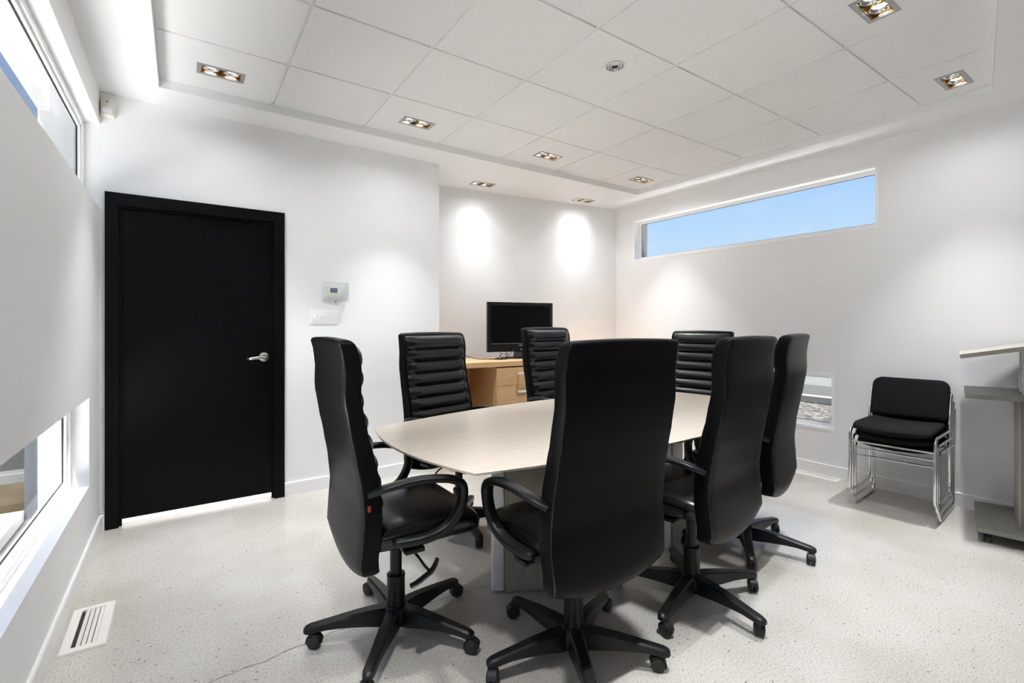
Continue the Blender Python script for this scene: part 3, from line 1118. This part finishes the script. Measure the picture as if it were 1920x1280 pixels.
chair0 = build_chair()
LEG0, CAST0 = None, None
def add_base(root, phase, seed):
    global LEG0, CAST0
    rg = random.Random(seed)
    for k in range(5):
        if LEG0 is None:
            lg = obj('leg', build_leg(), 'plastic', root, smooth=30)
            cs = obj('caster', build_caster(), 'rubber', lg, smooth=40)
            LEG0, CAST0 = lg, cs
        else:
            lg = LEG0.copy(); COL.objects.link(lg); lg.parent = root
            cs = CAST0.copy(); COL.objects.link(cs); cs.parent = lg
        lg.rotation_euler.z = phase + 2 * PI * k / 5
        cs.location = (.322, 0, 0)
        cs.rotation_euler.z = rg.uniform(0, 2 * PI)

def chair_copy(src):
    c = src.copy()
    COL.objects.link(c)
    for ch in list(src.children):
        d = ch.copy(); COL.objects.link(d); d.parent = c
        for g in list(ch.children):
            h = g.copy(); COL.objects.link(h); h.parent = d
    return c

CH = [  # x, y, facing, star phase, lift, label
    (0.724, 1.862, -2, 16.5, 0.0, 'black high-back office chair at the left table end, red tag on its side'),
    (1.220, 1.345, 88, 24, 0.0, 'largest black high-back office chair in front of the table, its back to the viewer'),
    (1.922, 1.324, 98, 51, 0.0, 'black high-back office chair seen from behind, second along the near table side'),
    (2.632, 1.472, 104, -1.3, 0.0, 'black high-back office chair seen from behind, nearest the low right window'),
    (1.420, 2.610, 284, 0, 0.0, 'black ribbed office chair facing the viewer across the table, left of the television'),
    (2.398, 2.672, 280, 30, 0.030, 'black ribbed office chair partly covering the television, raised a little higher'),
    (3.352, 2.334, 190, 10, 0.0, 'black ribbed office chair at the far right end of the table')]
copies = [chair0] + [chair_copy(chair0) for _ in CH[1:]]
E_PH = math.degrees(math.atan2(2.29 - 2.61, 1.377 - 1.42))
for k, (c, (x, y, fc, ph, lift, lb)) in enumerate(zip(copies, CH)):
    c.location = (x, y, 0)
    c.rotation_euler.z = R(fc)
    tag(c, lb, 'office chair', 'black high-back office chairs around the conference table')
    if lift:
        for ch in c.children:
            if ch.name.split('.')[0] not in ('hub', 'column_sleeve', 'leg'):
                ch.location.z += lift
    if k == 4:
        ph = E_PH
    add_base(c, R(ph - fc), 11 + k)

# ================================================================== TABLE
TB = tag(empty('conference_table', (1.940, 1.918, 0), R(2.5)), 'boat-shaped taupe oak conference table with angled panel legs', 'table')
def boat(inset, n=20):
    pts = []
    HL, HWn, BE, BS = 1.130, 0.455, 0.076, 0.162
    for k in range(n + 1):      # near side, left to right
        x = -HL + 2 * HL * k / n
        pts.append((x, -(HWn + BS * (1 - (x / HL) ** 2))))
    for k in range(1, n):
        y = -HWn + 2 * HWn * k / n
        pts.append((HL + BE * (1 - (y / HWn) ** 2), y))
    for k in range(n + 1):
        x = HL - 2 * HL * k / n
        pts.append((x, HWn + BS * (1 - (x / HL) ** 2)))
    for k in range(1, n):
        y = HWn - 2 * HWn * k / n
        pts.append((-HL - BE * (1 - (y / HWn) ** 2), y))
    if inset:
        out = []
        for x, y in pts:
            d = math.hypot(x, y)
            out.append((x * (1 - inset / 1.2), y * (1 - inset / 0.62)))
        pts = out
    return pts
bm = bmesh.new()
loft(bm, [[(x, y, .714) for x, y in boat(.060)], [(x, y, .716) for x, y in boat(.050)], [(x, y, .730) for x, y in boat(.002)], [(x, y, .738) for x, y in boat(0)], [(x, y, .740) for x, y in boat(.002)]])
obj('tabletop', bm, 'table_top', TB, smooth=30)
for sx in (-1, 1):
    # panel runs from the outer end towards the near side
    p0, deg = ((-.722, .012), -30.5) if sx < 0 else ((.720, -.020), 205.5)
    q = obj('leg_panel', B(.050, .450, -.034, .034, .003, .7135, bev=.0015), 'table_panel', TB, (p0[0], p0[1], 0), R(deg))
    for a, b in ((-.010, .0495), (.4505, .510)):
        bm = B(a, b, -.026, .026, .003, .7135, bev=.010, seg=4)
        obj('metal_post', bm, 'alu', q, smooth=40)
bm = B(-.44, .44, -.15, -.11, .63, .71, bev=.002)
obj('beam', bm, 'dark_metal', TB)

# ================================================================== CREDENZA + TELEVISION
CZ = 0.920
cd = tag(empty('credenza', (2.06, 3.585, 0), R(-3)), 'warm maple credenza with knee space and drawers along the alcove wall', 'credenza')
obj('worktop', B(-.16, 2.22, 0, .56, CZ - .046, CZ, bev=.0015), 'maple', cd)
def pedestal(x0, x1):
    bm = bmesh.new()
    box(bm, x0, x0 + .019, .022, .54, 0.02, CZ - .0465)
    box(bm, x1 - .019, x1, .022, .54, 0.02, CZ - .0465)
    box(bm, x0 + .019, x1 - .019, .52, .54, 0.02, CZ - .0465)
    box(bm, x0 + .019, x1 - .019, .03, .52, 0.02, .06)
    return obj('carcass', bm, 'maple_v', cd)
pedestal(.262, .90)
z1 = CZ - .054
for k in range(5):
    z0 = z1 - .165
    d = obj('drawer_front', B(.266, .896, .002, .0212, z0, z1 - .003, bev=.001), 'maple', cd)
    bm = B(.478, .684, -.030, -.018, z0 + .096, z0 + .114, bev=.002)
    box(bm, .490, .502, -.020, .002, z0 + .100, z0 + .110)
    box(bm, .660, .672, -.020, .002, z0 + .100, z0 + .110)
    obj('handle', bm, 'handle', d)
    z1 = z0
obj('end_panel', B(-.158, -.133, .02, .54, 0.0, CZ - .0465), 'maple_v', cd)
obj('end_panel', B(2.19, 2.215, .02, .54, 0.0, CZ - .0465), 'maple_v', cd)
obj('back_panel', B(-.133, .261, .525, .54, 0.25, CZ - .0465), 'maple_v', cd)
obj('back_panel', B(.901, 2.189, .525, .54, 0.25, CZ - .0465), 'maple_v', cd)

tv = tag(empty('television', (2.795, 3.865, CZ), R(-10.5)), 'black flat-screen television on a stand on the maple credenza', 'television')
TW, T0, T1 = 0.358, 0.066, 0.552
bm = bmesh.new()
slab(bm, rect(-TW, TW, T0, T1), [rect(-TW + .036, TW - .036, T0 + .090, T1 - .036)], -.018, .012, 'XZ')
bmesh.ops.bevel(bm, geom=[e for e in bm.edges if len(e.link_faces) == 2 and e.calc_face_angle(0) > 0.5], offset=0.003, segments=2, affect='EDGES')
obj('bezel', bm, 'tv_black', tv, smooth=40)
obj('screen', B(-TW + .034, TW - .034, -.010, .004, T0 + .088, T1 - .034), 'screen', tv)
bm = bmesh.new()
loft(bm, [[(-TW + .01, .0125, T0 + .01), (TW - .01, .0125, T0 + .01), (TW - .01, .0125, T1 - .01), (-TW + .01, .0125, T1 - .01)],
          [(-TW + .08, .075, T0 + .03), (TW - .08, .075, T0 + .03), (TW - .08, .075, T1 - .10), (-TW + .08, .075, T1 - .10)]])
obj('back_cover', bm, 'tv_black', tv)
obj('accent_strip', B(-TW + .036, TW - .036, -.0195, -.0182, T0 + .079, T0 + .082), 'satin', tv)
obj('logo', B(-.022, .022, -.0195, -.0182, T0 + .058, T0 + .068), 'satin', tv)
obj('power_light', B(-.004, .004, -.0195, -.0182, T0 + .018, T0 + .024), 'white_plastic', tv)
bm = bmesh.new()
loft(bm, [[(-.055, -.02, .018), (.055, -.02, .018), (.055, .05, .018), (-.055, .05, .018)], [(-.045, .0, T0 + .02), (.045, .0, T0 + .02), (.045, .05, T0 + .02), (-.045, .05, T0 + .02)]])
obj('stand_neck', bm, 'tv_black', tv)
bm = bmesh.new()
rings = []
for f_, z in ((1.0, .0005), (1.0, .008), (.93, .014), (.45, .019)):
    rings.append([(.205 * f_ * math.cos(2 * PI * k / 36), .01 + .115 * f_ * math.sin(2 * PI * k / 36), z) for k in range(36)])
loft(bm, rings)
obj('stand_base', bm, 'tv_black', tv, smooth=40)

# cables below the set, one running off to the left
crd = tag(empty('power_cord', (2.50, 3.80, CZ)), 'tangled black cords under the television running left along the wall', 'cord')
rg = random.Random(3)
def cable(pts, r=.0035):
    bm = bmesh.new()
    sweep(bm, smooth_path(pts, 6), r, n=6)
    obj('cable', bm, 'rubber', crd, smooth=60)
cable([(.10, .10, .12), (.05, .06, .03), (-.02, .03, .006), (-.08, .08, .005), (-.16, .15, .006), (-.24, .28, .045), (-.29, .42, .11), (-.325, .53, .155), (-.33, .592, .165)])
cable([(.13, .06, .08), (.07, .0, .02), (0, -.02, .005), (.06, .05, .012), (.14, .02, .006), (.22, -.01, .004), (.30, .02, .004)], .003)
cable([(.20, .05, .09), (.15, .03, .05), (.09, .05, .006), (.0, .06, .004), (-.03, .0, .004), (.03, -.05, .004), (.12, -.03, .012), (.2, -.05, .004)], .003)
cable([(.16, .10, .10), (.11, .02, .04), (.06, .02, .055), (.01, .01, .022), (-.04, .03, .004), (.02, .09, .006), (.1, .09, .004)], .0028)

# ================================================================== STACKED SLED CHAIRS
def build_sled():
    """Local: faces +x, origin on the floor mid-way between the front legs."""
    root = empty('stacking_chair')
    hwid = 0.222
    r = .0095
    for s in (-1, 1):
        y = s * hwid
        # side frame: seat rail -> front leg -> runner -> rear leg -> back upright
        pts = [(-.435, y, .428), (-.05, y, .432)]
        for k in range(1, 6):
            a = PI / 2 * k / 5
            pts.append((-.05 + .040 * math.sin(a), y, .392 + .040 * math.cos(a)))
        pts += [(-.003, y, .25), (0.005, y, .06)]
        for k in range(1, 6):
            a = PI / 2 * k / 5
            pts.append((.005 - .050 * (1 - math.cos(a)), y, .0595 - .050 * math.sin(a)))
        pts += [(-.25, y, .0095), (-.400, y, .0095)]
        for k in range(1, 6):
            a = PI / 2 * k / 5
            pts.append((-.400 - .045 * math.sin(a), y, .0095 + .045 * (1 - math.cos(a))))
        pts += [(-.440, y, .20), (-.425, y, .43), (-.455, y, .55), (-.495, y, .665)]
        bm = bmesh.new()
        sweep(bm, pts, r, n=10, side=(0, 1, 0))
        obj('side_frame', bm, 'chrome', root, smooth=60)
    bm = bmesh.new()
    cyl(bm, (-.012, -hwid, .345), (-.012, hwid, .345), .0065, 10)
    obj('front_rail', bm, 'chrome', root, smooth=60)
    bm = bmesh.new()
    cyl(bm, (-.425, -hwid, .405), (-.425, hwid, .405), .0065, 10)
    obj('rear_rail', bm, 'chrome', root, smooth=60)
    # seat pad with dished front
    bm = bmesh.new()
    rings = []
    for x, th, w in ((-.425, .014, .190), (-.410, .024, .202), (-.30, .026, .209), (-.15, .027, .210), (-.06, .027, .210), (-.02, .025, .209), (.004, .020, .204), (.016, .010, .194)):
        ring = []
        zc = .462 - .012 * max(0, (x + .06) / .08)
        for k in range(32):
            a = 2 * PI * k / 32
            c, d = math.cos(a), math.sin(a)
            yy = w * math.copysign(abs(c) ** .35, c)
            ring.append((x, yy, zc + th * math.copysign(abs(d) ** .6, d) - .020 * (1 - (yy / w) ** 2)))
        rings.append(ring)
    loft(bm, rings)
    obj('seat', bm, 'fabric', root, smooth=60)
    # back pad
    bm = bmesh.new()
    rings = []
    z0, z1_ = .485, .752
    def outline(ins):
        w, rr = .216 - ins, .055 - ins * .6
        o = []
        for cx, cz, a0, rad in ((w - rr, z1_ - ins - rr, 0, rr), (-w + rr, z1_ - ins - rr, PI / 2, rr), (-w + .02, z0 + ins + .02, PI, .02), (w - .02, z0 + ins + .02, 1.5 * PI, .02)):
            for k in range(6):
                a = a0 + PI / 2 * k / 5
                o.append((cx + rad * math.cos(a), cz + rad * math.sin(a)))
        return o
    for off, ins in ((.0, .022), (.005, .006), (.014, 0), (.024, 0), (.033, .006), (.038, .022)):
        ring = []
        for yy, zz in outline(ins):
            lean = -.478 - (zz - .6) * .30
            ring.append((lean + .030 - off - .020 * (1 - (yy / .216) ** 2), yy, zz))
        rings.append(ring)
    loft(bm, rings)
    obj('backrest', bm, 'fabric', root, smooth=60)
    return root
sl0 = build_sled()
SLL = ['bottom chrome sled chair with black pads in the stack by the right wall',
       'black fabric chrome sled chair in the middle of the three-chair stack',
       'black fabric chrome sled chair on top of the stack by the right wall']
SLF = R(184)
for k in range(3):
    s_ = sl0 if k == 0 else chair_copy(sl0)
    f_ = Vector((math.cos(SLF), math.sin(SLF)))
    s_.location = (3.892 + f_.x * .052 * k, 1.152 + f_.y * .052 * k, .056 * k)
    s_.rotation_euler.z = SLF
    tag(s_, SLL[k], 'chair', 'stacked sled chairs by the right wall')

# ================================================================== LECTERN
# local x = depth towards the wall, local y = towards the speaker (left in the photo)
LA = R(12.3)
lec = tag(empty('lectern', (3.762, 0.729, 0), LA), 'grey oak mobile lectern with sloped top and shelf at the right edge', 'lectern')
LW, LD = 0.575, 0.500        # along local x, along -local y
obj('base', B(0, LW, -LD, 0, .060, .086, bev=.0015), ['lect'], lec)
obj('shelf', B(.02, LW - .02, -LD + .06, .048, .820, .845, bev=.0015), 'lect', lec)
bm = bmesh.new()
sl = math.tan(R(12))
loft(bm, [[(x, .068, 1.050), (x, .072, 1.074), (x, -.49, 1.074 + .562 * sl), (x, -.494, 1.050 + .562 * sl)] for x in (.01, LW - .01)])
obj('top', bm, 'lect_edge', lec)
obj('column_panel', B(.13, LW - .13, -.330, -.185, .0865, .8195, bev=.001), 'lect', lec)
obj('column_trim', B(.13, LW - .13, -.1845, -.176, .0865, .8195, bev=.001), 'lect_edge', lec)
for x in (.21, LW - .21):
    bm = B(x - .014, x + .014, -.222, -.194, .8455, 1.108, bev=.003)
    obj('post', bm, 'alu', lec)
for x in (.045, LW - .045):
    for y in (-.045, -LD + .045):
        bm = bmesh.new()
        for s in (-1, 1):
            lathe(bm, [(.0005, s * .018), (.022, s * .018), (.027, s * .014), (.027, s * .004), (.0005, s * .004)], 20, (x, .0275), 'Y')
        for v in bm.verts:
            v.co.y += y
        box(bm, x - .012, x + .012, y - .004, y + .004, .02, .0595)
        obj('caster', bm, 'rubber', lec, smooth=40)

# ================================================================== OUTSIDE
def ext(name, bm, mat, label):
    return struct(obj(name, bm, mat), label)
bm = bmesh.new()
box(bm, -60, 60, -60, 60, -.30, -.145)
ext('ground_outside', bm, 'gravel', 'gravel ground outside the building')
ext('reflector_left_outside', B(-3.6, -0.90, -8, 4.77, -.144, -.07), 'reflector', 'added pale apron outside the left windows')  # pale slab added to bounce sunlight in through the left windows
ext('soil_bed_outside', B(-6, -0.63, 4.95, 5.6, -.144, -.06), 'soil', 'ochre soil bed beyond the wing wall')
ext('kerb_outside', B(-6, -0.63, 5.61, 5.75, -.144, 0.02, bev=.01), 'kerb', 'pale kerb outside the left windows')
ext('road_outside', B(-6, -0.63, 5.76, 9.0, -.144, -.05), 'asphalt', 'dark asphalt beyond the left kerb')
ext('reflector_right_outside', B(4.63, 6.6, -8, 8, -.144, -.09), 'reflector', 'added unseen pale apron outside the right windows')  # out-of-view slab, added as a light bounce for the right windows
ext('kerb_right_outside', B(9.3, 9.5, -20, 20, -.144, -.02, bev=.01), 'kerb', 'pale kerb outside the right windows')
ext('road_right_outside', B(9.51, 11.4, -20, 20, -.144, -.06), 'asphalt', 'asphalt strip outside the right windows')
ext('garden_wall_outside', B(11.41, 11.6, -20, 20, -.144, 1.1), 'pale_wall', 'low pale green wall outside the right windows')
ext('eave_outside', B(-0.83, -0.54, -3.0, 4.95, 2.80, 2.94), 'ext_white', 'white eave above the left windows')
ext('wing_wall_outside', B(-0.83, -0.62, 4.78, 4.94, -.144, 2.80), 'ext_white', 'white wing wall outside the left windows')
ext('post_outside', B(-0.905, -0.832, 4.80, 4.90, -.144, 2.2, bev=.004), 'post_grey', 'grey post beside the wing wall outside')
# lit hallway behind the door
bm = bmesh.new()
box(bm, -0.62, -0.56, 3.951, 6.2, -.14, 2.95)
box(bm, 1.70, 1.736, 3.951, 6.2, -.14, 2.95)
box(bm, -0.559, 1.699, 6.15, 6.2, -.14, 2.95)
box(bm, -0.559, 1.699, 3.951, 6.149, 2.50, 2.56)
ext('hallway_shell', bm, 'wall', 'white hallway behind the black door')
ext('hallway_floor', B(-0.559, 1.699, 4.751, 6.149, -.14, 0.0), 'concrete', 'hallway floor behind the black door')
hl = tag(empty('hallway_lamp', (0.3, 4.9, 2.499)), 'round ceiling lamp in the hallway behind the black door', 'ceiling light')
bm = bmesh.new()
lathe(bm, [(0, -.001), (.16, -.001), (.16, -.02), (0, -.02)], 28)
obj('housing', bm, 'white_plastic', hl, smooth=40)
bm = bmesh.new()
lathe(bm, [(0, -.0205), (.15, -.0205), (.13, -.05), (.08, -.066), (0, -.072)], 28)
obj('diffuser', bm, 'lamp', hl, smooth=50)
ld = bpy.data.lights.new('lamp_light', 'AREA')
ld.shape = 'DISK'
ld.size = 0.3
ld.energy = 60
lo = bpy.data.objects.new('lamp_light', ld)
COL.objects.link(lo)
lo.parent = hl
lo.location = (0, 0, -.08)
